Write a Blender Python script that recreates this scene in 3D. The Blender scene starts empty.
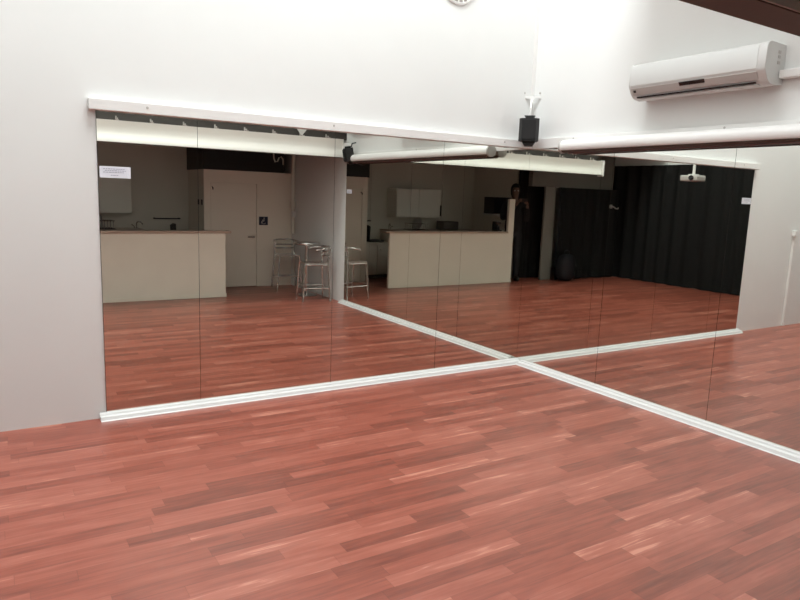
import bpy, bmesh, math, random
from mathutils import Vector, Matrix
random.seed(7)
S = bpy.context.scene
COL = S.collection
PI = math.pi

# ------------------------------------------------------------------ materials
def mat(name, col, rough=.5, metal=0.0, noise=0.0, nscale=6.0, spec=.5, bump=0.0, bscale=40.0):
    m = bpy.data.materials.new(name); m.use_nodes = True
    nt = m.node_tree; b = nt.nodes['Principled BSDF']
    b.inputs['Base Color'].default_value = (*col, 1)
    b.inputs['Roughness'].default_value = rough
    b.inputs['Metallic'].default_value = metal
    b.inputs['Specular IOR Level'].default_value = spec
    if noise > 0 or bump > 0:
        tc = nt.nodes.new('ShaderNodeTexCoord')
    if noise > 0:
        n = nt.nodes.new('ShaderNodeTexNoise'); n.inputs['Scale'].default_value = nscale
        n.inputs['Detail'].default_value = 6
        nt.links.new(tc.outputs['Object'], n.inputs['Vector'])
        r = nt.nodes.new('ShaderNodeValToRGB')
        r.color_ramp.elements[0].position = .3; r.color_ramp.elements[1].position = .7
        r.color_ramp.elements[0].color = tuple(c * (1 - noise) for c in col) + (1,)
        r.color_ramp.elements[1].color = tuple(min(1, c * (1 + noise * .4)) for c in col) + (1,)
        nt.links.new(n.outputs['Fac'], r.inputs['Fac'])
        nt.links.new(r.outputs['Color'], b.inputs['Base Color'])
    if bump > 0:
        n2 = nt.nodes.new('ShaderNodeTexNoise'); n2.inputs['Scale'].default_value = bscale
        nt.links.new(tc.outputs['Object'], n2.inputs['Vector'])
        bp = nt.nodes.new('ShaderNodeBump'); bp.inputs['Strength'].default_value = bump
        bp.inputs['Distance'].default_value = .002
        nt.links.new(n2.outputs['Fac'], bp.inputs['Height'])
        nt.links.new(bp.outputs['Normal'], b.inputs['Normal'])
    return m

def floor_mat():
    m = bpy.data.materials.new('red_wood_strip_floor'); m.use_nodes = True
    nt = m.node_tree; N = nt.nodes; L = nt.links; b = N['Principled BSDF']
    def nd(t, **k):
        n = N.new(t)
        for a, v in k.items(): setattr(n, a, v)
        return n
    def math_(op, a, bb=None):
        n = nd('ShaderNodeMath', operation=op)
        for i, v in enumerate((a, bb)):
            if v is None: continue
            if isinstance(v, (int, float)): n.inputs[i].default_value = v
            else: L.new(v, n.inputs[i])
        return n.outputs[0]
    tc = nd('ShaderNodeTexCoord'); sp = nd('ShaderNodeSeparateXYZ')
    L.new(tc.outputs['Object'], sp.inputs[0])
    X, Y = sp.outputs['X'], sp.outputs['Y']
    P = .0826
    v = math_('DIVIDE', math_('ADD', Y, 20.024), P)   # strip seams
    row = math_('FLOOR', v); fv = math_('FRACT', v)
    wr = nd('ShaderNodeTexWhiteNoise', noise_dimensions='1D'); L.new(row, wr.inputs['W'])
    u = math_('ADD', math_('DIVIDE', X, .70), math_('MULTIPLY', wr.outputs['Value'], 7.0))
    cell = math_('FLOOR', u); fu = math_('FRACT', u)
    cb = nd('ShaderNodeCombineXYZ'); L.new(row, cb.inputs[0]); L.new(cell, cb.inputs[1])
    wc = nd('ShaderNodeTexWhiteNoise', noise_dimensions='2D'); L.new(cb.outputs[0], wc.inputs['Vector'])
    rnd = wc.outputs['Value']
    # grain, stretched along the strip, different in each strip
    cg = nd('ShaderNodeCombineXYZ')
    L.new(math_('ADD', math_('MULTIPLY', X, 1.6), math_('MULTIPLY', rnd, 31.0)), cg.inputs[0])
    L.new(math_('ADD', math_('MULTIPLY', Y, 26.0), math_('MULTIPLY', rnd, 57.0)), cg.inputs[1])
    g = nd('ShaderNodeTexNoise'); g.inputs['Scale'].default_value = 1.6; g.inputs['Detail'].default_value = 5
    g.inputs['Roughness'].default_value = .62; g.inputs['Distortion'].default_value = .35
    L.new(cg.outputs[0], g.inputs['Vector'])
    cg2 = nd('ShaderNodeCombineXYZ')
    L.new(math_('ADD', math_('MULTIPLY', X, 5.0), math_('MULTIPLY', rnd, 13.0)), cg2.inputs[0])
    L.new(math_('ADD', math_('MULTIPLY', Y, 22.0), math_('MULTIPLY', rnd, 91.0)), cg2.inputs[1])
    g2 = nd('ShaderNodeTexNoise'); g2.inputs['Scale'].default_value = .8; g2.inputs['Detail'].default_value = 2
    L.new(cg2.outputs[0], g2.inputs['Vector'])
    tone = math_('ADD', math_('ADD', math_('MULTIPLY', rnd, .42), math_('MULTIPLY', g.outputs['Fac'], .66)),
                 math_('MULTIPLY', g2.outputs['Fac'], .35))
    r = nd('ShaderNodeValToRGB'); cr = r.color_ramp
    cr.elements[0].position = .38; cr.elements[0].color = (*DARKW, 1)
    cr.elements[1].position = 1.12; cr.elements[1].color = (*PALEW, 1)
    e = cr.elements.new(.74); e.color = (*MIDW, 1)
    e = cr.elements.new(.93); e.color = (*LITW, 1)
    L.new(tone, r.inputs['Fac'])
    # seams
    ev = math_('MINIMUM', fv, math_('SUBTRACT', 1.0, fv))
    eu = math_('MULTIPLY', math_('MINIMUM', fu, math_('SUBTRACT', 1.0, fu)), .70 / P)
    ed = math_('MINIMUM', ev, eu)
    sm = nd('ShaderNodeMapRange'); sm.inputs['From Min'].default_value = 0.0; sm.inputs['From Max'].default_value = .03
    sm.inputs['To Min'].default_value = .72; sm.inputs['To Max'].default_value = 1.0
    L.new(ed, sm.inputs['Value'])
    mx = nd('ShaderNodeMix', data_type='RGBA', blend_type='MULTIPLY'); mx.inputs['Factor'].default_value = 1
    L.new(r.outputs['Color'], mx.inputs['A']); L.new(sm.outputs[0], mx.inputs['B'])
    L.new(mx.outputs['Result'], b.inputs['Base Color'])
    b.inputs['Roughness'].default_value = .31
    b.inputs['Specular IOR Level'].default_value = .62
    return m
DARKW = (.150, .036, .022); MIDW = (.310, .080, .050); LITW = (.385, .120, .080); PALEW = (.54, .225, .155)

M = dict(
    wall=mat('white_wall_paint', (.775, .775, .76), .62, noise=.015, nscale=2.5, spec=.25),
    board=mat('white_gloss_board', (.80, .785, .765), .35),
    rail=mat('white_floor_channel', (.70, .695, .68), .3),
    dim=mat('pale_kitchen_paint', (.74, .69, .61), .6, noise=.03, nscale=2),
    part_=mat('beige_partition_paint', (.84, .76, .66), .55, noise=.03, nscale=2),
    bar=mat('cream_bar_panel', (.86, .80, .69), .5, noise=.03, nscale=3),
    bartop=mat('tan_bar_top', (.48, .36, .28), .35),
    dark=mat('dark_brown_and_gap_shade', (.030, .024, .020), .6),
    under=mat('dark_timber_and_tube_shade', (.085, .055, .042), .6, noise=.1, nscale=5),
    black=mat('black_cloth', (.015, .0148, .0145), .95, spec=.1, noise=.1, nscale=8),
    plastic=mat('black_plastic', (.008, .0075, .0075), .45),
    grille=mat('black_speaker_cloth', (.010, .0095, .0095), .85, bump=.4, bscale=300),
    ceil=mat('white_ceiling', (.78, .76, .73), .7),
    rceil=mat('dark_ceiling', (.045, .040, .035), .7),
    header=mat('grey_header_board', (.17, .155, .135), .6),
    cab=mat('white_cupboard_laminate', (.86, .84, .77), .45),
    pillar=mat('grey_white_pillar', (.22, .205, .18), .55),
    beam=mat('white_beam_cladding', (.80, .78, .73), .5),
    alu=mat('brushed_aluminium', (.68, .67, .65), .20, metal=1.0),
    steel=mat('chrome', (.70, .69, .68), .15, metal=1.0),
    acw=mat('white_air_conditioner_plastic', (.64, .64, .625), .38),
    acg=mat('pale_grey_plastic', (.50, .475, .455), .4),
    paper=mat('white_paper', (.78, .79, .86), .7),
    ink=mat('grey_print', (.38, .39, .47), .7),
    blue=mat('blue_sign', (.010, .018, .045), .5),
    white=mat('white_enamel', (.62, .62, .61), .4),
    pipe=mat('white_pipe', (.66, .62, .55), .4),
    skin=mat('skin', (.17, .095, .068), .55),
    hair=mat('dark_hair', (.010, .008, .007), .6),
    jeans=mat('black_trouser_cloth', (.010, .010, .012), .85),
    shirt=mat('black_jumper_cloth', (.009, .009, .010), .9),
    shoe=mat('dark_shoe', (.02, .018, .017), .5),
    navy=mat('navy_nylon', (.004, .005, .009), .7),
    red=mat('dark_red_plastic', (.11, .028, .022), .4),
    glass=mat('dark_glass', (.01, .01, .012), .08),
    gskin=mat('grey_tape', (.36, .32, .30), .6),
)
M['floor'] = floor_mat()
mm = bpy.data.materials.new('mirror_glass'); mm.use_nodes = True
b_ = mm.node_tree.nodes['Principled BSDF']
b_.inputs['Base Color'].default_value = (.80, .81, .765, 1); b_.inputs['Metallic'].default_value = 1; b_.inputs['Roughness'].default_value = 0
M['mirror'] = mm

# ------------------------------------------------------------------ mesh helpers
class MB:
    def __init__(s): s.bm = bmesh.new()
    def box(s, x0, x1, y0, y1, z0, z1, bev=0.0, seg=2):
        t = bmesh.new(); bmesh.ops.create_cube(t, size=1)
        for v in t.verts:
            v.co = Vector(((x0 + x1) / 2 + v.co.x * (x1 - x0), (y0 + y1) / 2 + v.co.y * (y1 - y0), (z0 + z1) / 2 + v.co.z * (z1 - z0)))
        if bev > 0: bmesh.ops.bevel(t, geom=t.edges[:], offset=bev, segments=seg, affect='EDGES', profile=.6)
        return s._add(t)
    def _add(s, t, mtx=None):
        if mtx is not None: bmesh.ops.transform(t, matrix=mtx, verts=t.verts)
        me = bpy.data.meshes.new('tmp'); t.to_mesh(me); t.free(); s.bm.from_mesh(me); bpy.data.meshes.remove(me); return s
    def tube(s, pts, r, n=10, cap=True):
        pts = [Vector(p) for p in pts]; rings = []
        rs = r if isinstance(r, (list, tuple)) else [r] * len(pts)
        up = None
        for i, p in enumerate(pts):
            a = pts[max(i - 1, 0)]; c = pts[min(i + 1, len(pts) - 1)]; d = (c - a).normalized()
            if up is None:
                up = Vector((0, 0, 1)) if abs(d.z) < .9 else Vector((1, 0, 0))
            x = d.cross(up)
            if x.length < 1e-4: x = d.cross(Vector((0, 1, 0)))
            x.normalize(); y = d.cross(x).normalized(); up = -y if False else up
            rings.append([s.bm.verts.new(p + x * math.cos(k * 2 * PI / n) * rs[i] + y * math.sin(k * 2 * PI / n) * rs[i]) for k in range(n)])
        for A, B in zip(rings, rings[1:]):
            for k in range(n): s.bm.faces.new((A[k], A[(k + 1) % n], B[(k + 1) % n], B[k]))
        if cap: s.bm.faces.new(rings[0]); s.bm.faces.new(rings[-1][::-1])
        return s
    def lathe(s, prof, c=(0, 0, 0), n=28, axis='z'):
        c = Vector(c); rings = []
        for r, h in prof:
            ring = []
            for k in range(n):
                a = 2 * PI * k / n; p = (r * math.cos(a), r * math.sin(a), h)
                if axis == 'y': p = (p[0], -p[2], p[1])
                if axis == 'x': p = (p[2], p[0], p[1])
                ring.append(s.bm.verts.new(c + Vector(p)))
            rings.append(ring)
        for A, B in zip(rings, rings[1:]):
            for k in range(n): s.bm.faces.new((A[k], A[(k + 1) % n], B[(k + 1) % n], B[k]))
        s.bm.faces.new(rings[0][::-1]); s.bm.faces.new(rings[-1]); return s
    def prism(s, prof, axis, a, b):
        """profile of (u, v) points swept along axis: x -> (y, z), y -> (x, z), z -> (x, y)"""
        def p(t, q):
            return {'x': (t, q[0], q[1]), 'y': (q[0], t, q[1]), 'z': (q[0], q[1], t)}[axis]
        A = [s.bm.verts.new(p(a, q)) for q in prof]; B = [s.bm.verts.new(p(b, q)) for q in prof]
        n = len(prof)
        for k in range(n): s.bm.faces.new((A[k], A[(k + 1) % n], B[(k + 1) % n], B[k]))
        s.bm.faces.new(A[::-1]); s.bm.faces.new(B); return s
    def ball(s, c, r, sc=(1, 1, 1), n=16):
        t = bmesh.new(); bmesh.ops.create_uvsphere(t, u_segments=n, v_segments=n // 2 + 2, radius=r)
        return s._add(t, Matrix.Translation(Vector(c)) @ Matrix.Diagonal((*sc, 1)))
    def xf(s, m): bmesh.ops.transform(s.bm, matrix=m, verts=s.bm.verts); return s

def tag(o, label=None, cat=None, group=None, kind=None):
    if label: o['label'] = label
    if cat: o['category'] = cat
    if group: o['group'] = group
    if kind: o['kind'] = kind
    return o
def obj(name, mb, m, parent=None, smooth=False, local=False):
    """links one mesh; geometry is given in world space (local=True: in the parent's space)"""
    bm = mb.bm
    bmesh.ops.recalc_face_normals(bm, faces=bm.faces)
    off = Vector((0, 0, 0))
    if parent is None:
        xs = [v.co for v in bm.verts]
        off = Vector(((min(v.x for v in xs) + max(v.x for v in xs)) / 2, (min(v.y for v in xs) + max(v.y for v in xs)) / 2, min(v.z for v in xs)))
    elif not local:
        p = parent
        while p is not None: off += p.location; p = p.parent
    bmesh.ops.translate(bm, vec=-off, verts=bm.verts)
    me = bpy.data.meshes.new(name); bm.to_mesh(me); bm.free()
    me.materials.append(m)
    if smooth:
        for p in me.polygons: p.use_smooth = True
        try: me.set_sharp_from_angle(angle=math.radians(38))
        except Exception: pass
    o = bpy.data.objects.new(name, me); COL.objects.link(o)
    if parent is not None: o.parent = parent
    else: o.location = off
    return o
def thing(name, label, cat, loc=(0, 0, 0), rotz=0, group=None):
    o = bpy.data.objects.new(name, None); COL.objects.link(o)
    o.location = loc; o.rotation_euler = (0, 0, rotz); o.empty_display_size = .1
    return tag(o, label, cat, group)
def struct(name, mb, m, parent=None, label=None, smooth=False):
    o = obj(name, mb, m, parent, smooth)
    if parent is None: o['kind'] = 'structure'
    if label: o['label'] = label
    return o
def B(*a, **k): return MB().box(*a, **k)

W = 3.767; DR = 3.783; ZM = 2.115; ZP0 = 2.073; ZP1 = 2.142
ZC = 7.6; YB = -3.675; ZB0 = 2.09; ZB1 = 2.345; XS = -7.25; YK = -6.75

# ------------------------------------------------------------------ the shell
struct('floor', B(XS - .12, .13, YK - .12, .13, -.12, 0), M['floor'], label='red wood strip floor')
wl = struct('wall_left', B(XS - .12, .13, .010, .13, 0, ZC), M['wall'], label='high white wall behind the wide mirrors')
wr = struct('wall_right', B(.010, .13, YK - .12, .010, 0, ZC), M['wall'], label='high white wall carrying the air conditioner')
struct('wall_back', B(XS - .12, .010, YK - .12, YK, 0, ZC), M['dim'], label='dim pale wall behind the kitchen')
struct('wall_side', B(XS - .12, XS, YK, .010, 0, ZC), M['wall'], label='side wall with black drapes and a white upper part')
# ceiling over the bright front, with two skylight openings
SKX = ((-4.1, -2.85), (-2.75, -1.5)); SKY0, SKY1 = -2.8, -.7
c = MB()
c.box(XS - .12, .13, YB - .3, SKY0, ZC, ZC + .1); c.box(XS - .12, .13, SKY1, .13, ZC, ZC + .1)
c.box(XS - .12, SKX[0][0], SKY0, SKY1, ZC, ZC + .1); c.box(SKX[0][1], SKX[1][0], SKY0, SKY1, ZC, ZC + .1); c.box(SKX[1][1], .13, SKY0, SKY1, ZC, ZC + .1)
struct('ceiling', c, M['ceil'], label='white ceiling with two skylight openings')
for k, (a, b) in enumerate(SKX):
    f = MB()
    for x0, x1, y0, y1 in ((a, a + .05, SKY0, SKY1), (b - .05, b, SKY0, SKY1), (a + .05, b - .05, SKY0, SKY0 + .05), (a + .05, b - .05, SKY1 - .05, SKY1)):
        f.box(x0, x1, y0, y1, ZC + .1, ZC + .3)
    struct('window_%d' % (k + 1), f, M['white'], label='skylight frame in the white ceiling')
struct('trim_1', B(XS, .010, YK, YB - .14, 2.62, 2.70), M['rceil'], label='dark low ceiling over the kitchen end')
# dark panel painted as unlit gap above the beam, white wall over it
struct('trim_2', B(-5.20, .010, YB - .20, YB - .14, ZB1 + .0, 2.76), M['dark'], label='dark panel painted as the unlit gap above the white beam')
struct('trim_3', B(XS, .010, YB - .26, YB - .14, 2.76, ZC), M['wall'], label='white upper wall over the beam')
struct('trim_12', B(-.8, .010, YB - .13, -1.2, 3.7, 3.8), M['ceil'], label='added unseen soffit shading the right wall')  # out-of-view soffit added to keep skylight off the right wall and floor
# beam
bm_ = struct('trim_4', MB().prism([(YB - .12, ZB0 + .004), (YB, ZB0 + .004), (YB + .001, ZB0 + .02), (YB - .018, ZB0 + .06), (YB - .034, ZB0 + .10), (YB - .040, ZB0 + .135), (YB - .032, ZB0 + .19), (YB - .018, ZB1), (YB - .12, ZB1)], 'x', -5.20, -.10), M['beam'], label='long white beam between front room and kitchen', smooth=True)
obj('underside', B(-5.20, -.10, YB - .115, YB - .001, ZB0, ZB0 + .0038), M['under'], bm_)['label'] = 'dark timber underside'
obj('end_cap', B(-5.225, -5.20, YB - .125, YB + .008, ZB0 - .02, ZB1 + .01, bev=.004), M['board'], bm_)
obj('end_block', B(-.10, .008, YB - .10, YB - .002, ZB0, ZB1 - .05, bev=.004), M['board'], bm_)
k = 0
x = -5.0
while x < -.3:
    h = MB(); h.box(x - .015, x + .015, YB - .135, YB - .02, ZB1, ZB1 + .012); h.box(x - .008, x + .008, YB - .138, YB - .128, ZB1 + .012, ZB1 + .06)
    h.tube([(x, YB - .07, ZB1 + .012), (x, YB - .07, ZB1 + .035)], .012, 8)
    obj('bracket', h, M['gskin'], bm_); x += .39
h = MB().prism([(-.80, ZB1 + .10), (-.64, ZB1 + .10), (-.72, ZB1 + .002)], 'y', YB - .06, YB - .05)
obj('gusset', h, M['acg'], bm_)

# ------------------------------------------------------------------ mirrors
def mirror(axis, a, b, label):
    g = .0013
    z0, z1 = .012, ZM
    if axis == 'L':
        mb = MB().box(a + g, b - g, 0, .005, z0, z1); bk = MB().box(a, b, .0055, .0095, z0, z1)
    else:
        mb = MB().box(0, .005, a + g, b - g, z0, z1); bk = MB().box(.0055, .0095, a, b, z0, z1)
    o = obj('mirror_panel', mb, M['mirror'])
    tag(o, label, 'mirror', 'mirror panels covering two walls')
    kb = obj('backing_board', bk, M['dark'], o)
    return o
jl = [-W, -3.119, -2.05, -1.0, .0055]
for (a, b), lb in zip(zip(jl, jl[1:]), (
        'narrow mirror panel at the far left with a paper notice at its top',
        'wide mirror panel on left wall reflecting the partition door and blue sign',
        'mirror panel on left wall reflecting the stools at its left edge',
        'mirror panel on left wall touching the corner below the speaker')):
    mirror('L', a, b, lb)
jr = [-DR, -3.05, -2.054, -1.003, .0005]
for (a, b), lb in zip(zip(jr, jr[1:]), (
        'mirror panel at the near end of right wall with a small paper notice',
        'mirror panel on right wall below the right end of the air conditioner',
        'mirror panel on right wall reflecting the hanging projector',
        'mirror panel on right wall touching the corner below the speaker')):
    mirror('R', a, b, lb)

# floor channels and boards over the mirrors
PR = [(-.001, .006), (-.001, .044), (-.024, .041), (-.031, .029), (-.058, .025), (-.068, .006), (-.079, .0005), (-.001, .0005)]
o = obj('floor_channel', MB().prism(PR, 'x', -W - .045, -.0015), M['rail']); tag(o, 'white stepped channel along floor under the left wall mirrors', 'floor trim', kind='structure'); o.name = 'trim_5'
o = obj('floor_channel', MB().prism(PR, 'y', -DR - .045, -.082), M['rail']); tag(o, 'white stepped channel along floor under the right wall mirrors', 'floor trim', kind='structure'); o.name = 'trim_6'
def head_board(nm, axis, a, b, label, screws):
    if axis == 'x': mb = MB().box(a, b, -.042, .010, ZP0, ZP1, bev=.004)
    else: mb = MB().box(-.012, .010, a, b, ZP0, ZP1 + .020, bev=.003)
    o = struct(nm, mb, M['board'], label=label)
    for s in screws:
        z = ZP0 + .04
        if axis == 'x': mb = MB().lathe([(.0, -.001), (.009, -.001), (.008, .003), (.0, .004)], (s, -.042, z), 10, 'y')
        else: mb = MB().lathe([(.0, -.0), (.009, .0), (.008, .003), (.0, .004)], (-.015, s, z + .030), 10, 'x')
        obj('screw', mb, M['acg'], o)
    return o
head_board('trim_7', 'x', -W - .045, -.002, 'white board along top of the left wall mirrors', (-3.456, -2.083, -.357))
head_board('trim_8', 'y', -DR - .045, -.043, 'white board along top of the right wall mirrors', (-.55, -1.954))
struct('trim_9', MB().box(-.030, .009, .0055, .0098, 2.56, ZC - .01), M['board'], label='white cable strip up the wall corner')

# ------------------------------------------------------------------ projector screen case on right wall
t = thing('projector_screen_case', 'long white tube of a rolled projector screen above the right mirrors', 'projector screen', (-.070, -2.1, 2.012))
SCX, SCZ, SR = -.070, 2.072, .056
prof = [(SCX + SR * math.cos(a), SCZ + SR * math.sin(a)) for a in [math.radians(q) for q in range(-38, 219, 8)]]
obj('case', MB().prism(prof, 'y', -3.58, -.50), M['board'], t, smooth=True)
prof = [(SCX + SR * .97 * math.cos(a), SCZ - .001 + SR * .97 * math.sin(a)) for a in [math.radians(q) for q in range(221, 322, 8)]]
obj('underside_shade', MB().prism(prof, 'y', -3.57, -.51), M['under'], t, smooth=True)['label'] = 'dark brown painted shade under the tube'  # dark brown strip paints the shade on the tube's lower side
for y in (-.50, -3.58):
    s = 1 if y > -2 else -1
    obj('end_cap', MB().lathe([(.0, -.002), (.060, -.002), (.060, .016), (.048, .022), (.0, .022)] if s > 0 else [(.0, -.022), (.048, -.022), (.060, -.016), (.060, .002), (.0, .002)], (0, 0, 0), 24).xf(Matrix.Rotation(-PI / 2, 4, 'X')).xf(Matrix.Translation((SCX, y, SCZ))), M['acg'], t, smooth=True)
obj('weight_bar', B(SCX - .008, SCX + .004, -3.54, -.56, 2.008, 2.016), M['red'], t)['label'] = 'dark red brown bar at the bottom'
for y in (-.9, -2.1, -3.3):
    obj('wall_bracket', B(-.030, -.0122, y - .03, y + .03, 2.085, 2.12), M['board'], t)

# ------------------------------------------------------------------ air conditioner
y0, y1 = -2.305, -1.262
t = thing('air_conditioner', 'white split air conditioner high on the right wall', 'air conditioner', (.010, (y0 + y1) / 2, 2.37))
bodyp = [(.009, 2.39), (.009, 2.635), (-.165, 2.640), (-.190, 2.628), (-.203, 2.600), (-.208, 2.475), (-.196, 2.455), (-.168, 2.412), (-.140, 2.390), (-.10, 2.380)]
obj('casing', MB().prism([(u * .985, 2.385 + (v - 2.385) * .985) for u, v in bodyp], 'y', y0 + .05, y1 - .012), M['acw'], t, smooth=True)
obj('end_cap', MB().prism(bodyp, 'y', y0, y0 + .055), M['acw'], t, smooth=True)
obj('end_cap', MB().prism(bodyp, 'y', y1 - .016, y1), M['acw'], t, smooth=True)
obj('front_panel', MB().prism([(-.198, 2.470), (-.207, 2.474), (-.2085, 2.48), (-.2045, 2.604), (-.194, 2.624), (-.185, 2.628)], 'y', y0 + .056, y1 - .017), M['acw'], t, smooth=True)
def lip(a, b, v0, v1, off, th, y_a, y_b):      # a strip lying on the sloping lower lip
    p0 = Vector((-.198, 0, 2.458)); p1 = Vector((-.168, 0, 2.412)); d = (p1 - p0); n = Vector((d.z, 0, -d.x)).normalized()
    if n.x > 0: n = -n
    P = p0 + d * v0; Q = p0 + d * v1
    q = [P + n * off, Q + n * off, Q + n * (off + th), P + n * (off + th)]
    return MB().prism([(v.x, v.z) for v in q], 'y', y_a, y_b)
obj('lower_lip', lip(0, 0, .02, 1.0, -.002, .005, y0 + .056, y1 - .017), M['acg'], t)['label'] = 'pale grey sloping lip'
obj('display_window', lip(0, 0, -.02, .46, .002, .004, -1.885, -1.69), M['glass'], t)['label'] = 'dark display window'
obj('air_outlet', MB().prism([(-.164, 2.3975), (-.160, 2.3925), (-.150, 2.392), (-.150, 2.398), (-.160, 2.402)], 'y', y0 + .075, y1 - .05).xf(Matrix.Translation((-.006, 0, -.003))), M['glass'], t)['label'] = 'dark outlet slot'
obj('louvre', MB().prism([(-.150, 2.382), (-.110, 2.372), (-.108, 2.377), (-.149, 2.388)], 'y', y0 + .07, y1 - .03), M['acw'], t)
obj('badge', lip(0, 0, .25, .6, .003, .003, y1 - .055, y1 - .034), M['plastic'], t)
for z0 in (2.575, 2.545, 2.51):
    obj('latch', B(-.075, -.05, y0 - .004, y0 + .002, z0, z0 + .018), M['acg'], t)
o = obj('pipe_duct', B(-.045, .0095, -3.60, y0 - .001, 2.425, 2.478, bev=.008), M['board'])
tag(o, 'white pipe cover running along right wall from air conditioner', 'pipe cover')

# ------------------------------------------------------------------ speakers
def speaker(loc, rotz, tilt, w, d, h, label, extra=None):
    t = thing('wall_speaker', label, 'speaker', loc, rotz, 'small black wall speakers')
    R_ = Matrix.Rotation(tilt, 4, 'X')
    pr = [(-w / 2, -d * .25), (-w / 2 * .72, -d / 2), (w / 2 * .72, -d / 2), (w / 2, -d * .25), (w / 2 * .8, d / 2), (-w / 2 * .8, d / 2)]
    obj('cabinet', MB().prism(pr, 'z', 0, h).xf(R_), M['plastic'], t, local=True)
    obj('grille', MB().box(-w / 2 * .70, w / 2 * .70, -d / 2 - .010, -d / 2 - .0005, .015, h - .015, bev=.004).xf(R_), M['grille'], t, local=True)
    obj('yoke', MB().prism([(-w * .18, h + .001), (w * .18, h + .001), (w * .27, h + .026), (-w * .27, h + .026)], 'y', -d * .3, d * .3).xf(R_), M['plastic'], t, local=True)
    obj('foot_bracket', MB().prism([(-w * .34, -.001), (w * .34, -.001), (w * .2, -.04), (-w * .2, -.04)], 'y', -d * .1, d * .42).xf(R_), M['plastic'], t, local=True)
    return t
t = speaker((-.176, -.158, 2.124), -PI / 4, 0, .178, .15, .200, 'black speaker mounted in the room corner above the mirrors')
arm = obj('wall_arm', MB().tube([(0, .03, .226), (0, .03, .30), (0, .10, .36), (0, .215, .40)], .009, 8), M['board'], t, local=True)
arm['label'] = 'white arm to the corner'
tb = obj('corner_plate', MB().box(-.085, .085, .175, .19, .405, .425).box(-.014, .014, .165, .20, .36, .405), M['board'], t, local=True); tb['label'] = 'white bracket plate'
for sx in (-.07, .07):
    obj('screw', MB().lathe([(.0, 0), (.011, 0), (.008, .006), (.0, .007)], (sx, .172, .452), 10, 'y'), M['acg'], tb, local=True)
t = speaker((-.10, -3.50, 2.035), math.radians(-64), .16, .165, .14, .18, 'black speaker hanging on right wall beside the white beam')
obj('wall_arm', MB().tube([(0, .02, .20), (.01, .03, .245), (.02, .085, .26)], .010, 8), M['plastic'], t, local=True)
obj('cable', MB().tube([(.03, .05, .05), (.09, .055, .03), (.14, .05, .045), (.19, .06, .03)], .004, 6), M['plastic'], t, local=True)

# ------------------------------------------------------------------ round vent high on left wall
t = thing('round_wall_vent', 'round grey and white vent high on the left wall', 'vent', (-.92, .010, 3.17))
obj('rim', MB().lathe([(.180, 0), (.206, 0), (.202, .012), (.186, .016), (.180, .008)], (-.92, .009, 3.41), 40, 'y'), M['board'], t, smooth=True)
s = MB()
for k_ in range(22):
    a = 2 * PI * k_ / 22
    s._add(MB().box(.05, .178, -.013, .013, -.006, .006).bm, Matrix.Translation((-.92, -.002, 3.41)) @ Matrix.Rotation(PI / 2, 4, 'X') @ Matrix.Rotation(a, 4, 'Z') @ Matrix.Rotation(.5, 4, 'X'))
obj('louvre_ring', s, M['gskin'], t)
obj('hub', MB().lathe([(0, 0), (.06, 0), (.05, .02), (0, .024)], (-.92, .009, 3.41), 24, 'y'), M['board'], t, smooth=True)

# ------------------------------------------------------------------ notices on the mirrors and cable conduit
def notice(nm, x, mb, lines, label, cat='notice'):
    o = obj(nm, mb, M['paper']); tag(o, label, cat)
    if lines: obj('print', lines, M['ink'], o)['label'] = 'grey printed lines'
    return o
ln = MB()
for z, a, b in ((1.703, -3.735, -3.60), (1.692, -3.725, -3.595), (1.681, -3.735, -3.605), (1.662, -3.69, -3.64)):
    x = a
    while x < b:
        w_ = random.uniform(.008, .018); ln.box(x, min(x + w_, b), -.0040, -.0030, z - .0022, z + .0022); x += w_ + .004
notice('paper_notice', 0, B(-3.757, -3.566, -.0028, -.0006, 1.645, 1.720), ln, 'white paper notice stuck at top left of the left wall mirrors')
ln = MB()
for z in (1.632, 1.62, 1.608): ln.box(-.0040, -.0030, -3.735, -3.625, z - .0018, z + .0018)
notice('paper_notice', 0, B(-.0028, -.0006, -3.755, -3.60, 1.598, 1.655), ln, 'small white paper notice at the near end of the right wall mirrors')
t = thing('cable_conduit', 'white vertical conduit with a socket box on left wall', 'conduit', (-4.88, .010, 0))
obj('pipe', B(-4.905, -4.865, -.022, .009, .001, 1.235, bev=.006), M['board'], t)
obj('socket_box', B(-4.93, -4.84, -.045, .009, 1.236, 1.315, bev=.006), M['board'], t)

# ------------------------------------------------------------------ kitchen end: partition with door
PX0, PX1, PY, PZ = -1.48, .008, -5.80, 1.895
dx0, dx1, dz = -1.372, -.612, 1.695
p = MB(); p.box(PX0, dx0, PY - .07, PY, 0, PZ); p.box(dx1, PX1, PY - .07, PY, 0, PZ); p.box(dx0, dx1, PY - .07, PY, dz, PZ)
p.box(PX0, PX0 + .07, YK + .001, PY - .07, 0, PZ)
struct('wall_partition', p, M['part_'], label='beige partition with a door in it')
d = struct('door_1', B(dx0 + .004, dx1 - .004, PY - .055, PY - .010, .006, dz - .004, bev=.003), M['part_'], label='flush beige door in the partition')
h = MB().lathe([(0, 0), (.026, 0), (.026, .008), (0, .008)], (-.665, PY - .010, .83), 16, 'y').tube([(-.665, PY - .002, .83), (-.665, PY + .04, .83), (-.70, PY + .045, .83), (-.775, PY + .043, .83)], .009, 8)
obj('door_handle', h, M['steel'], d, smooth=True)
hk = MB().tube([(-1.345, PY - .01, 1.63), (-1.345, PY + .03, 1.61), (-1.345, PY + .04, 1.585), (-1.345, PY + .045, 1.62)], .007, 6)
obj('coat_hook', hk, M['plastic'], d)
struct('trim_10', B(-1.50, -.14, YK + .002, PY + .012, PZ, 2.61), M['plastic'], label='black boxed space over the partition')
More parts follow.
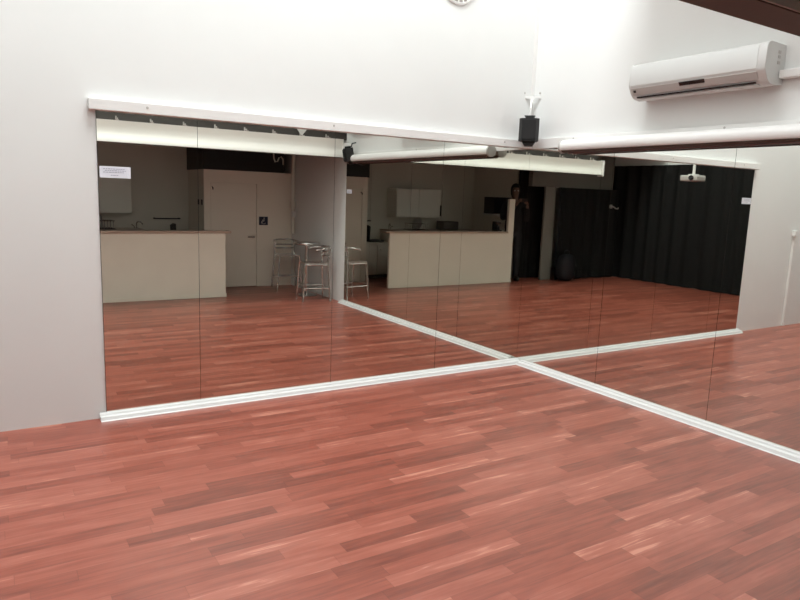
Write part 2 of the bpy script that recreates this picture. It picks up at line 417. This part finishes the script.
o = obj('hanging_hook', MB().tube([(-.34, PY + .03, 2.27), (-.33, PY + .03, 2.13), (-.305, PY + .03, 2.07), (-.265, PY + .03, 2.08), (-.24, PY + .03, 2.14), (-.20, PY + .03, 2.16), (-.165, PY + .03, 2.11), (-.165, PY + .03, 2.03)], .012, 8), M['pipe'])
tag(o, 'pale bent cable on the dark space over the partition', 'cable')
o = obj('accessible_sign', B(-.573, -.419, PY + .0005, PY + .006, 1.025, 1.165, bev=.002), M['blue'])
tag(o, 'small blue accessible toilet sign on the beige partition', 'sign')
sy = MB(); yy = PY + .0075; cx_, cz_ = -.496, 1.095
sy.tube([(cx_ + .010, yy, cz_ + .045), (cx_ + .010, yy + .001, cz_ + .045)], .010, 12)
for a, b in (((.009, .030), (.006, -.005)), ((.006, -.005), (-.028, -.005)), ((-.028, -.005), (-.040, -.042)), ((.008, .015), (-.020, .015))):
    sy.tube([(cx_ + a[0], yy, cz_ + a[1]), (cx_ + b[0], yy, cz_ + b[1])], .005, 6)
arc = [(cx_ + .006 + .032 * math.cos(q), yy, cz_ - .018 + .032 * math.sin(q)) for q in [math.radians(a) for a in range(70, 331, 20)]]
sy.tube(arc, .0045, 6)
obj('wheelchair_symbol', sy, M['acg'], o)
t = thing('wall_pipe', 'pale vertical pipe in the corner beside the partition', 'pipe', (-.07, PY + .19, .90))
obj('pipe', MB().tube([(-.046, PY + .19, .90), (-.046, PY + .19, 2.60)], .032, 14), M['pipe'], t, smooth=True)
obj('collar', MB().lathe([(.033, 0), (.046, 0), (.046, .10), (.033, .10)], (-.046, PY + .19, 1.33), 16), M['pipe'], t, smooth=True)
obj('valve', MB().box(-.095, -.025, PY + .225, PY + .29, 1.17, 1.27, bev=.01), M['white'], t)
for i, y in enumerate((-6.10, -5.90)):
    o = obj('light_switch', B(PX0 - .010, PX0 - .0003, y - .03, y + .03, 1.335, 1.42, bev=.003), M['plastic'])
    tag(o, ('black wall switch on the partition side nearer the kitchen wall', 'black wall switch on the partition side nearer the door')[i], 'switch', 'switches on the partition side')

# ------------------------------------------------------------------ bar
BX0, BX1, BY, BT = -4.20, -1.422, -4.875, .985
t = thing('bar_counter', 'cream panelled bar with a tan top in front of the kitchen', 'bar counter', ((BX0 + BX1) / 2, BY - .05, 0))
obj('front_panel', B(BX0, BX1, BY - .055, BY, .0, BT - .035, bev=.002), M['bar'], t)
obj('skirting', B(BX0, BX1 + .008, BY + .0005, BY + .010, .0005, .055, bev=.002), M['bar'], t)
obj('counter_top', B(BX0 + .14, BX1 + .085, BY - .20, BY + .02, BT - .033, BT, bev=.005), M['bartop'], t)
obj('end_post', B(BX0, BX0 + .135, BY - .060, BY + .001, BT - .034, 1.60, bev=.003), M['bar'], t)

# kitchen benches, cupboards and what stands there
t = thing('kitchen_bench', 'pale kitchen bench along the back wall behind the bar', 'kitchen bench', (-3.4, -6.45, 0))
obj('carcass', B(-4.58, -2.32, YK + .002, -6.17, .09, .885), M['dim'], t)
obj('plinth', B(-4.58, -2.32, YK + .03, -6.22, 0, .089), M['dark'], t)
obj('worktop', B(-4.60, -2.30, YK + .002, -6.13, .886, .92, bev=.004), M['bartop'], t)
for k_ in range(4):
    a = -4.57 + k_ * .562
    dd = obj('door', B(a, a + .55, -6.169, -6.150, .10, .87, bev=.003), M['dim'], t)
    obj('handle', MB().tube([(a + .44, -6.149, .80), (a + .44, -6.125, .80), (a + .52, -6.125, .80), (a + .52, -6.149, .80)], .005, 6), M['steel'], dd)
t = thing('low_cupboard', 'low white cupboard beside the partition in the kitchen', 'cupboard', (-1.92, -6.45, 0))
obj('carcass', B(-2.28, -1.56, YK + .002, -6.17, .07, .655), M['dim'], t)
obj('plinth', B(-2.28, -1.56, YK + .03, -6.2, 0, .069), M['dark'], t)
obj('worktop', B(-2.295, -1.55, YK + .002, -6.14, .656, .69, bev=.004), M['dim'], t)
for a in (-2.27, -1.915):
    dd = obj('door', B(a, a + .345, -6.169, -6.150, .08, .64, bev=.003), M['dim'], t)
    obj('knob', MB().ball((a + .29, -6.138, .56), .012), M['steel'], dd)
t = thing('wall_cupboard', 'pale wall cupboard hanging over the kitchen bench', 'cupboard', (-2.98, -6.56, 1.165))
obj('carcass', B(-3.51, -2.455, YK + .002, -6.392, 1.165, 1.735), M['cab'], t)
for a in (-3.505, -2.98):
    obj('door', B(a, a + .519, -6.391, -6.372, 1.17, 1.73, bev=.003), M['cab'], t)
# things on the bench
t = thing('dish_rack', 'wire dish rack on the bench under the wall cupboard', 'dish rack', (-2.93, -6.36, .921))
r_ = MB()
for z in (.93, 1.05):
    r_.tube([(-3.12, -6.5, z), (-2.74, -6.5, z), (-2.74, -6.22, z), (-3.12, -6.22, z), (-3.12, -6.5, z)], .006, 6)
for k_ in range(9):
    a = -3.10 + k_ * .043; r_.tube([(a, -6.5, 1.05), (a, -6.5, .93), (a, -6.22, .93), (a, -6.22, 1.05)], .004, 6)
obj('rack', r_, M['steel'], t)
obj('tray', B(-3.14, -2.72, -6.52, -6.20, .921, .927), M['plastic'], t)
pl = MB()
for i, a in enumerate((-3.0, -2.91)):
    o = obj('plate', MB().lathe([(0, -.004), (.10, .004), (.102, .007), (0, .002)], (0, 0, 0), 24).xf(Matrix.Translation((a, -6.36, 1.045)) @ Matrix.Rotation(PI / 2 - .15, 4, 'Y')), M['white'], smooth=True)
    tag(o, 'white plate standing in the dish rack', 'plate', 'plates in the dish rack')
t = thing('kitchen_tap', 'thin grey tap at the partition end of the kitchen bench', 'tap', (-2.36, -6.5, .921))
obj('spout', MB().tube([(-2.37, -6.5, .921), (-2.37, -6.5, 1.00), (-2.36, -6.46, 1.03), (-2.33, -6.38, 1.03), (-2.31, -6.34, 1.00)], .010, 8), M['steel'], t, smooth=True)
obj('lever', MB().tube([(-2.40, -6.5, .921), (-2.41, -6.5, .96), (-2.45, -6.48, .985)], .008, 8), M['steel'], t)
t = thing('towel_rail', 'thin dark rail on the back wall over the low cupboard', 'rail', (-1.85, YK, 1.06))
obj('bar', MB().tube([(-2.07, YK + .05, 1.075), (-1.63, YK + .05, 1.075)], .009, 8), M['plastic'], t)
for a in (-2.05, -1.65): obj('bracket', B(a - .012, a + .012, YK + .0005, YK + .045, 1.065, 1.088), M['plastic'], t)
t = thing('desk_phone_tray', 'black tray with an upright back on the low cupboard', 'tray', (-1.95, -6.4, .691))
t.name = 'upright_tray'
obj('tray', B(-2.13, -1.80, -6.56, -6.26, .691, .725, bev=.01), M['plastic'], t)
obj('back', MB().prism([(-1.79, .726), (-1.83, .726), (-1.845, .98), (-1.80, 1.01)], 'y', -6.52, -6.30), M['plastic'], t)
for i, (a, w_, hh, mt, nm, lb) in enumerate(((-1.62, .10, .21, 'red', 'storage_jar', 'dark red jar on the low cupboard beside the partition'), (-1.735, .08, .17, 'plastic', 'storage_jar', 'short black jar on the low cupboard near the rail'))):
    t = thing(nm, lb, 'jar', (a, -6.45, .691))
    obj('body', MB().lathe([(0, 0), (w_ / 2, 0), (w_ / 2 * 1.05, hh * .5), (w_ / 2 * .9, hh * .8), (0, hh * .8)], (a, -6.45, .691), 18), M[mt], t, smooth=True)
    obj('lid', MB().lathe([(0, 0), (w_ / 2 * .95, 0), (w_ / 2 * .9, hh * .18), (0, hh * .2)], (a, -6.45, .691 + hh * .802), 18), M['plastic'], t, smooth=True)
t = thing('soap_dispenser', 'black soap dispenser on the back wall over the bench', 'dispenser', (-3.68, YK, 1.15))
obj('body', B(-3.745, -3.625, YK + .0005, YK + .10, 1.19, 1.42, bev=.02), M['plastic'], t)
obj('nozzle', B(-3.71, -3.66, YK + .03, YK + .08, 1.15, 1.189, bev=.006), M['plastic'], t)
t = thing('bread_bin', 'grey box on the bench below the black dispenser', 'box', (-3.74, -6.42, .921))
obj('body', B(-3.94, -3.55, -6.56, -6.28, .921, 1.10, bev=.03, seg=4), M['header'], t)
obj('handle', MB().tube([(-3.80, -6.279, 1.0), (-3.80, -6.255, 1.0), (-3.69, -6.255, 1.0), (-3.69, -6.279, 1.0)], .006, 6), M['steel'], t)
# end wall of the kitchen with a shelf and a black appliance
struct('wall_kitchen_end', B(-4.74, -4.66, YK + .001, -5.36, 0, 2.61), M['dim'], label='dim end wall of the kitchen')
t = thing('wall_shelf', 'white shelf on the kitchen end wall carrying a black oven', 'shelf', (-4.38, -5.62, 1.26))
obj('board', B(-4.658, -4.17, -5.80, -5.46, 1.272, 1.297, bev=.003), M['white'], t)
for y in (-5.70, -5.55): obj('bracket', MB().prism([(-4.658, 1.271), (-4.45, 1.271), (-4.658, 1.15)], 'y', y - .01, y + .01), M['white'], t)
t = thing('microwave_oven', 'black box shaped oven on the white kitchen shelf', 'oven', (-4.34, -5.63, 1.298))
obj('body', B(-4.65, -4.19, -5.80, -5.49, 1.298, 1.63, bev=.008), M['plastic'], t)
obj('door', B(-4.49, -4.20, -5.489, -5.475, 1.31, 1.62, bev=.004), M['glass'], t)
obj('control_panel', B(-4.64, -4.50, -5.489, -5.478, 1.31, 1.62, bev=.003), M['plastic'], t)
t = thing('coffee_machine', 'small black coffee machine at the post end of the bar', 'coffee machine', (-3.87, -4.98, BT))
obj('body', B(-3.93, -3.81, -5.06, -4.90, BT + .001, BT + .03, bev=.008), M['plastic'], t)
obj('tower', B(-3.925, -3.815, -5.06, -5.00, BT + .031, BT + .185, bev=.01), M['plastic'], t)
obj('head', B(-3.92, -3.82, -4.999, -4.91, BT + .135, BT + .185, bev=.01), M['plastic'], t)
obj('jug', MB().lathe([(0, 0), (.035, 0), (.038, .03), (.028, .065), (0, .065)], (-3.87, -4.95, BT + .031), 16), M['glass'], t, smooth=True)

# ------------------------------------------------------------------ black drapes, header, pillar
struct('wall_header', B(-7.05, -4.72, -5.10, -4.99, 1.87, 2.61), M['header'], label='dim grey header board over the black drapes')
def curtain(axis, a, b, c0, z0, z1, label, wave=.055, amp=.028, group='black drapes'):
    mb = MB(); n = max(8, int(abs(b - a) / .0125)); F = []; K = []
    for i in range(n + 1):
        s_ = a + (b - a) * i / n
        off = amp * math.sin(2 * PI * s_ / wave * .5 + .8 * math.sin(s_ * 3.1)) + .4 * amp * math.sin(s_ * 9.0)
        for lst, dd in ((F, 0), (K, .006)):
            q = c0 + off + dd
            for z in (z0, z1):
                qq = q + (.012 * math.sin(s_ * 7) if z == z0 else 0)
                lst.append(mb.bm.verts.new((s_, qq, z) if axis == 'x' else (qq, s_, z)))
    for lst in (F, K):
        for i in range(n): mb.bm.faces.new((lst[2 * i], lst[2 * i + 2], lst[2 * i + 3], lst[2 * i + 1]))
    for i in range(n):
        mb.bm.faces.new((F[2 * i], F[2 * i + 2], K[2 * i + 2], K[2 * i])); mb.bm.faces.new((F[2 * i + 1], F[2 * i + 3], K[2 * i + 3], K[2 * i + 1]))
    for i in (0, 2 * n): mb.bm.faces.new((F[i], F[i + 1], K[i + 1], K[i]))
    o = obj('black_curtain', mb, M['black'], smooth=True)
    return tag(o, label, 'curtain', group)
for (a, b), lb in zip(((-5.25, -3.52), (-3.518, -1.79), (-1.788, -.04)), ('black curtain on the side wall at its far kitchen end', 'black curtain in the middle of the side wall behind the projector', 'black curtain on the side wall next to the left mirror wall')):
    curtain('y', a, b, XS + .055, .006, 2.385, lb, wave=.16)
curtain('x', -7.16, -5.37, -4.90, .006, 1.868, 'black curtain hanging under the grey header beside the pale pillar', wave=.17)
curtain('x', -5.40, -4.64, -5.30, .006, 2.60, 'narrow black curtain between pale pillar and kitchen end wall', wave=.12)
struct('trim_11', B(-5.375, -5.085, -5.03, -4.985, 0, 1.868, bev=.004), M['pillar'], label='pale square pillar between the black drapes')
t = thing('bag', 'dark navy bag slumped on the floor by the pale pillar', 'bag', (-5.52, -4.72, 0))
bb = MB(); tb_ = bmesh.new(); bmesh.ops.create_uvsphere(tb_, u_segments=20, v_segments=14, radius=1)
for v in tb_.verts:
    x_, y_, z_ = v.co
    sx = math.copysign(abs(x_) ** .6, x_); sy_ = math.copysign(abs(y_) ** .7, y_); sz = math.copysign(abs(z_) ** .6, z_)
    zz = .275 + .27 * sz
    v.co = Vector((-5.50 + .20 * sx * (1.05 - .25 * zz) + .02 * math.sin(7 * zz), -4.69 + .14 * sy_, max(.004, zz)))
bb._add(tb_); obj('body', bb, M['navy'], t, smooth=True)
obj('handle', MB().tube([(-5.58, -4.69, .52), (-5.57, -4.69, .60), (-5.50, -4.69, .625), (-5.43, -4.69, .60), (-5.42, -4.69, .52)], .012, 8), M['navy'], t, smooth=True)
obj('strap', MB().tube([(-5.66, -4.62, .42), (-5.62, -4.545, .30), (-5.60, -4.545, .14), (-5.66, -4.60, .04)], .016, 8), M['plastic'], t, smooth=True)

t = thing('curtain_hook', 'small grey curtain hook at the far end of the black drapes', 'hook', (-6.95, -4.83, 1.45))
obj('arm', MB().tube([(-6.90, -4.87, 1.52), (-6.90, -4.80, 1.515), (-6.96, -4.79, 1.48), (-7.02, -4.79, 1.475), (-7.05, -4.80, 1.50)], .014, 8), M['gskin'], t, smooth=True)
obj('plate', B(-6.94, -6.86, -4.882, -4.868, 1.48, 1.56, bev=.003), M['gskin'], t)
# ------------------------------------------------------------------ projector
t = thing('ceiling_projector', 'white projector hanging from a pole in front of the black drapes', 'projector', (-5.5, -2.03, 1.985))
obj('body', B(-5.61, -5.36, -2.185, -1.875, 1.998, 2.092, bev=.025, seg=4), M['acg'], t, smooth=True)
obj('lens', MB().lathe([(0, -.002), (.040, -.002), (.042, .018), (.032, .022), (.028, .010), (0, .010)], (0, 0, 0), 22).xf(Matrix.Translation((-5.36, -1.97, 2.048)) @ Matrix.Rotation(PI / 2, 4, 'Y')), M['glass'], t, smooth=True)
obj('vent', B(-5.361, -5.357, -2.17, -2.06, 2.02, 2.07), M['acg'], t)
obj('mount_plate', B(-5.56, -5.44, -2.09, -1.97, 2.096, 2.112), M['acw'], t)
obj('pole', MB().tube([(-5.5, -2.03, 2.112), (-5.5, -2.03, ZC - .002)], .022, 12), M['board'], t, smooth=True)

# ------------------------------------------------------------------ aluminium stools and table
def make_stool():
    t = thing('bar_stool', '', 'stool', (0, 0, 0), 0, 'aluminium bar stools in the kitchen corner')
    f, s_ = .205, .165      # foot and seat half sizes
    zs = .575
    for sx in (-1, 1):
        obj('leg', MB().tube([(sx * f, f, 0.002), (sx * s_, s_ + .01, zs - .004)], .0145, 10), M['alu'], t, smooth=True, local=True)
        obj('leg', MB().tube([(sx * f, -f, 0.002), (sx * s_, -s_ - .01, zs), (sx * (s_ - .005), -s_ - .05, .80)], .0145, 10), M['alu'], t, smooth=True, local=True)
        obj('side_rail', MB().tube([(sx * .190, -.190, .20), (sx * .190, .190, .20)], .010, 8), M['alu'], t, smooth=True, local=True)
        obj('seat_rail', MB().tube([(sx * .168, -.168, zs - .03), (sx * .168, .168, zs - .03)], .010, 8), M['alu'], t, smooth=True, local=True)
    obj('footrest', MB().tube([(-.188, .188, .23), (.188, .188, .23)], .012, 8), M['alu'], t, smooth=True, local=True)
    obj('rear_rail', MB().tube([(-.190, -.190, .20), (.190, -.190, .20)], .010, 8), M['alu'], t, smooth=True, local=True)
    for k_ in range(6):
        y = -.150 + k_ * .06
        obj('seat_slat', MB().box(-.160, .160, y - .023, y + .023, zs - .016, zs, bev=.004), M['alu'], t, local=True)
    arc = [(.202, .02, .762)] + [(.205 * math.cos(a), -.05 - .185 * math.sin(a), .775 + .03 * math.sin(a)) for a in [math.radians(q) for q in range(0, 181, 15)]] + [(-.202, .02, .762)]
    obj('back_rail', MB().tube(arc, .014, 10), M['alu'], t, smooth=True, local=True)
    for z in (.66, .72):
        arc = [(.165 * math.cos(a), -.165 - .06 * math.sin(a), z) for a in [math.radians(q) for q in range(0, 181, 20)]]
        obj('back_slat', MB().tube(arc, .010, 8), M['alu'], t, smooth=True, local=True)
    return t
def dup(root, loc, rotz, label):
    r = root.copy(); COL.objects.link(r); r.location = loc; r.rotation_euler = (0, 0, rotz); r['label'] = label
    for ch in list(root.children):
        c_ = ch.copy(); COL.objects.link(c_); c_.parent = r
    return r
st = make_stool(); st['label'] = 'silver aluminium bar stool standing nearest the mirrors in the kitchen corner'
st.location = (-.31, -4.18, 0); st.rotation_euler = (0, 0, math.radians(100))
dup(st, (-.235, -5.40, 0), math.radians(8), 'silver aluminium bar stool against the partition behind the round table')
t = thing('pedestal_table', 'small round aluminium table between the two bar stools', 'table', (-.225, -4.63, 0))
obj('base', MB().lathe([(0, 0.002), (.17, .002), (.17, .012), (.05, .04), (.03, .06), (0, .06)], (-.225, -4.63, 0), 30), M['alu'], t, smooth=True)
obj('column', MB().tube([(-.225, -4.63, .058), (-.225, -4.63, .80)], .028, 14), M['alu'], t, smooth=True)
obj('tabletop', MB().lathe([(0, .80), (.205, .80), (.21, .81), (.21, .822), (.205, .83), (0, .832)], (-.225, -4.63, 0), 36), M['alu'], t, smooth=True)

# ------------------------------------------------------------------ camera
CAM = Vector((-4.3918, -4.7597, 1.6)); YAW, PITCH, ROLL = 1.00911, math.radians(-9.071), math.radians(2.069)
fw = Vector((math.cos(PITCH) * math.cos(YAW), math.cos(PITCH) * math.sin(YAW), math.sin(PITCH)))
r0 = fw.cross(Vector((0, 0, 1))).normalized(); u0 = r0.cross(fw)
rt = r0 * math.cos(ROLL) + u0 * math.sin(ROLL); up = -r0 * math.sin(ROLL) + u0 * math.cos(ROLL)
cam = bpy.data.cameras.new('camera'); co = bpy.data.objects.new('camera', cam); COL.objects.link(co)
co.matrix_world = Matrix(((rt.x, up.x, -fw.x, CAM.x), (rt.y, up.y, -fw.y, CAM.y), (rt.z, up.z, -fw.z, CAM.z), (0, 0, 0, 1)))
cam.sensor_width = 36; cam.lens = 36 * 656.126 / 800; cam.clip_start = .004
S.camera = co

# ------------------------------------------------------------------ the photographer, seen dimly in the mirrors, and the phone
PM = Matrix(((rt.x, up.x, -fw.x, 0), (rt.y, up.y, -fw.y, 0), (rt.z, up.z, -fw.z, 0), (0, 0, 0, 1)))
PC = CAM + rt * .052 - up * .018 - fw * .010          # phone held level; its lens sits at one top corner
PMX = Matrix.Translation(PC) @ PM
t = thing('phone', 'phone held up in both hands by the person in black', 'phone', PC)
obj('case', MB().box(-.069, .069, -.034, .034, -.004, .004, bev=.0035).xf(PMX), M['plastic'], t, smooth=True)
obj('screen', MB().box(-.062, .062, -.030, .030, .0041, .0048).xf(PMX), M['glass'], t)

def skin(name, verts, edges, radii, m, parent, sub=2, root=0):
    me = bpy.data.meshes.new(name); me.from_pydata([Vector(v) for v in verts], edges, [])
    o = bpy.data.objects.new(name, me); COL.objects.link(o)
    md = o.modifiers.new('skin', 'SKIN'); md.use_smooth_shade = True
    for i, r in enumerate(radii):
        sv = me.skin_vertices[0].data[i]; sv.radius = r if isinstance(r, tuple) else (r, r); sv.use_root = (i == root)
    sd = o.modifiers.new('sub', 'SUBSURF'); sd.levels = sub; sd.render_levels = sub
    dg = bpy.context.evaluated_depsgraph_get(); ev = o.evaluated_get(dg)
    me2 = bpy.data.meshes.new_from_object(ev); me2.name = name
    o.modifiers.clear(); o.data = me2; bpy.data.meshes.remove(me)
    me2.materials.clear(); me2.materials.append(m)
    for p_ in me2.polygons: p_.use_smooth = True
    if parent: o.parent = parent
    return o
RZ = YAW - PI / 2
ROOT = Vector((-4.375, -5.085, 0))
person = thing('person', 'person in black clothes holding up a phone beside the bar end', 'person', ROOT, RZ)
inv = (Matrix.Translation(ROOT) @ Matrix.Rotation(RZ, 4, 'Z')).inverted()
def loc_(w): return inv @ Vector(w)
pc = loc_(PC); lx_ = Vector((1, 0, 0))
wR = pc + Vector((.098, -.052, -.038)); wL = pc + Vector((-.082, -.055, -.085))
HV = dict(
    pelvis=((0, 0, .98), (.145, .105)), waist=((0, .005, 1.13), (.135, .10)), chest=((0, .01, 1.32), (.155, .115)), neckb=((0, -.005, 1.515), (.085, .075)),
    neck=((0, .012, 1.60), .056), jaw=((0, .045, 1.67), (.060, .066)), skull=((0, .035, 1.775), (.078, .096)), top=((0, .025, 1.85), (.058, .074)),
    shR=((.185, -.005, 1.475), .062), elR=((.235, .075, 1.20), .043), wrR=(tuple(wR), .027),
    shL=((-.185, -.005, 1.475), .062), elL=((-.235, .085, 1.19), .043), wrL=(tuple(wL), .027),
    hipR=((.085, 0, .90), .092), knR=((.10, .015, .50), .058), anR=((.11, -.02, .085), .042), toR=((.125, .13, .035), .030),
    hipL=((-.085, 0, .90), .092), knL=((-.10, .02, .50), .058), anL=((-.11, -.01, .085), .042), toL=((-.125, .14, .035), .030))
def chainmesh(name, keys, links, m, grow=0.0, sub=2, over={}):
    ks = list(keys); idx = {k_: i for i, k_ in enumerate(ks)}
    V = [over.get(k_, HV.get(k_))[0] if k_ in over else HV[k_][0] for k_ in ks]
    Rr = []
    for k_ in ks:
        r_ = (over[k_] if k_ in over else HV[k_])[1]
        r_ = r_ if isinstance(r_, tuple) else (r_, r_)
        Rr.append((r_[0] + grow, r_[1] + grow))
    return skin(name, V, [(idx[a], idx[b]) for a, b in links], Rr, m, person, sub)
body = chainmesh('body', HV.keys(), [('pelvis', 'waist'), ('waist', 'chest'), ('chest', 'neckb'), ('neckb', 'neck'), ('neck', 'jaw'), ('jaw', 'skull'), ('skull', 'top'),
    ('neckb', 'shR'), ('shR', 'elR'), ('elR', 'wrR'), ('neckb', 'shL'), ('shL', 'elL'), ('elL', 'wrL'),
    ('pelvis', 'hipR'), ('hipR', 'knR'), ('knR', 'anR'), ('anR', 'toR'), ('pelvis', 'hipL'), ('hipL', 'knL'), ('knL', 'anL'), ('anL', 'toL')], M['skin'])
# hands and face are joined to the same body mesh
def finger(mb_pts, r): return skin('f', mb_pts, [(i, i + 1) for i in range(len(mb_pts) - 1)], r, M['skin'], None, 1)
extra = []
for sgn, w, side in ((1, wR, 'R'), (-1, wL, 'L')):
    w = Vector(w)
    edge = pc + Vector((sgn * .070, 0, 0)) if sgn > 0 else pc + Vector((-.045, 0, -.036))
    palm = w.lerp(edge + Vector((sgn * .014, -.014, -.006)), .55)
    extra.append(skin('f', [w, palm, palm.lerp(edge, .35)], [(0, 1), (1, 2)], [(.026, .020), (.034, .018), (.034, .014)], M['skin'], None, 1))
    for i in range(4):
        L_ = (.030, .034, .032, .026)[i]
        if sgn > 0:
            base = edge + Vector((.016, -.010, .024 - i * .017)); k1 = base + Vector((-.004, .020, .002)); k2 = k1 + Vector((-L_ * .7, .004, 0)); k3 = k2 + Vector((-L_ * .5, -.004, 0))
        else:
            base = edge + Vector((-.020 + i * .017, -.012, -.014)); k1 = base + Vector((0, .022, .006)); k2 = k1 + Vector((0, .004, L_ * .35)); k3 = k2 + Vector((0, -.002, L_ * .25))
        extra.append(finger([palm.lerp(base, .5), base, k1, k2, k3], [.0095, .009, .0085, .008, .0065]))
    if sgn > 0: th = [palm + Vector((-.004, -.012, .016)), edge + Vector((.004, -.024, .018)), edge + Vector((-.016, -.018, .014)), edge + Vector((-.034, -.013, .010))]
    else: th = [palm + Vector((.02, -.010, .008)), edge + Vector((.024, -.022, .000)), edge + Vector((.020, -.018, .016)), edge + Vector((.014, -.013, .028))]
    extra.append(finger(th, [.012, .011, .010, .008]))
nose = MB().ball((0, .142, 1.745), .016, (.8, 1.0, 1.5)); nose.ball((-.082, .03, 1.75), .022, (.35, .7, 1.2)); nose.ball((.082, .03, 1.75), .022, (.35, .7, 1.2))
extra.append(obj('f', nose, M['skin'], None)); extra[-1].data.transform(Matrix.Translation(extra[-1].location)); extra[-1].location = (0, 0, 0)
bmj = bmesh.new(); bmj.from_mesh(body.data)
for e_ in extra: bmj.from_mesh(e_.data)
bmj.to_mesh(body.data); bmj.free()
for p_ in body.data.polygons: p_.use_smooth = True
for e_ in extra:
    me_ = e_.data; bpy.data.objects.remove(e_); bpy.data.meshes.remove(me_)
obj('eye', MB().ball((-.034, .123, 1.765), .012), M['white'], body, local=True, smooth=True)
obj('eye', MB().ball((.034, .123, 1.765), .012), M['white'], body, local=True, smooth=True)
obj('mouth', MB().ball((0, .112, 1.690), .012, (2.0, .6, .4)), M['red'], body, local=True, smooth=True)
hair = MB(); th_ = bmesh.new(); bmesh.ops.create_uvsphere(th_, u_segments=24, v_segments=16, radius=1)
for v in list(th_.verts):
    if v.co.y > .30 and v.co.z < .38: th_.verts.remove(v)
for v in th_.verts: v.co = Vector((v.co.x * .096, .018 + v.co.y * .120, 1.785 + v.co.z * (.125 if v.co.z > 0 else .20)))
hair._add(th_); h_ = obj('hair', hair, M['hair'], person, local=True, smooth=True)
ml = h_.modifiers.new('thick', 'SOLIDIFY'); ml.thickness = .012
chainmesh('jumper', ['pelvis', 'waist', 'chest', 'neckb', 'shR', 'elR', 'cuR', 'shL', 'elL', 'cuL'], [('pelvis', 'waist'), ('waist', 'chest'), ('chest', 'neckb'), ('neckb', 'shR'), ('shR', 'elR'), ('elR', 'cuR'), ('neckb', 'shL'), ('shL', 'elL'), ('elL', 'cuL')], M['shirt'], .020,
    over=dict(pelvis=((0, 0, .93), (.175, .140)), waist=((0, .005, 1.12), (.165, .128)), cuR=(tuple(Vector((.235, .075, 1.20)).lerp(wR, .86)), .030), cuL=(tuple(Vector((-.235, .085, 1.19)).lerp(wL, .86)), .030), neckb=((0, -.004, 1.51), (.090, .080))))
chainmesh('trousers', ['waist', 'pelvis', 'hipR', 'knR', 'anR', 'hipL', 'knL', 'anL'], [('waist', 'pelvis'), ('pelvis', 'hipR'), ('hipR', 'knR'), ('knR', 'anR'), ('pelvis', 'hipL'), ('hipL', 'knL'), ('knL', 'anL')], M['jeans'], .016)
for sx, ay in ((1, -.02), (-1, -.01)):
    sh = bmesh.new(); bmesh.ops.create_uvsphere(sh, u_segments=18, v_segments=12, radius=1)
    for v in sh.verts:
        v.co = Vector((sx * .117 + v.co.x * .052, ay + .065 + v.co.y * .145, max(.003, .045 + v.co.z * .055 * (1.25 if v.co.y < 0 else 1))))
    q = MB(); q._add(sh); obj('shoe', q, M['shoe'], person, local=True, smooth=True)

# ------------------------------------------------------------------ daylight through the skylights
w = bpy.data.worlds.new('daylight'); S.world = w; w.use_nodes = True
w.node_tree.nodes['Background'].inputs['Color'].default_value = (.95, .98, 1.0, 1)
w.node_tree.nodes['Background'].inputs['Strength'].default_value = 1.0
for k_, (a, b) in enumerate(SKX):
    la = bpy.data.lights.new('skylight_daylight', 'AREA'); la.shape = 'RECTANGLE'; la.size = b - a - .1; la.size_y = SKY1 - SKY0 - .1
    la.energy = 265; la.color = (.93, .985, 1.0)
    lo = bpy.data.objects.new('skylight_daylight', la); COL.objects.link(lo); lo.location = ((a + b) / 2, (SKY0 + SKY1) / 2, ZC + .06)

vs = S.view_settings
vs.view_transform = 'Standard'; vs.look = 'None'; vs.gamma = 1; vs.use_curve_mapping = False; vs.exposure = -.32
S.cycles.max_bounces = 14; S.cycles.glossy_bounces = 8; S.cycles.diffuse_bounces = 6
S.cycles.caustics_reflective = True; S.cycles.sample_clamp_indirect = 6
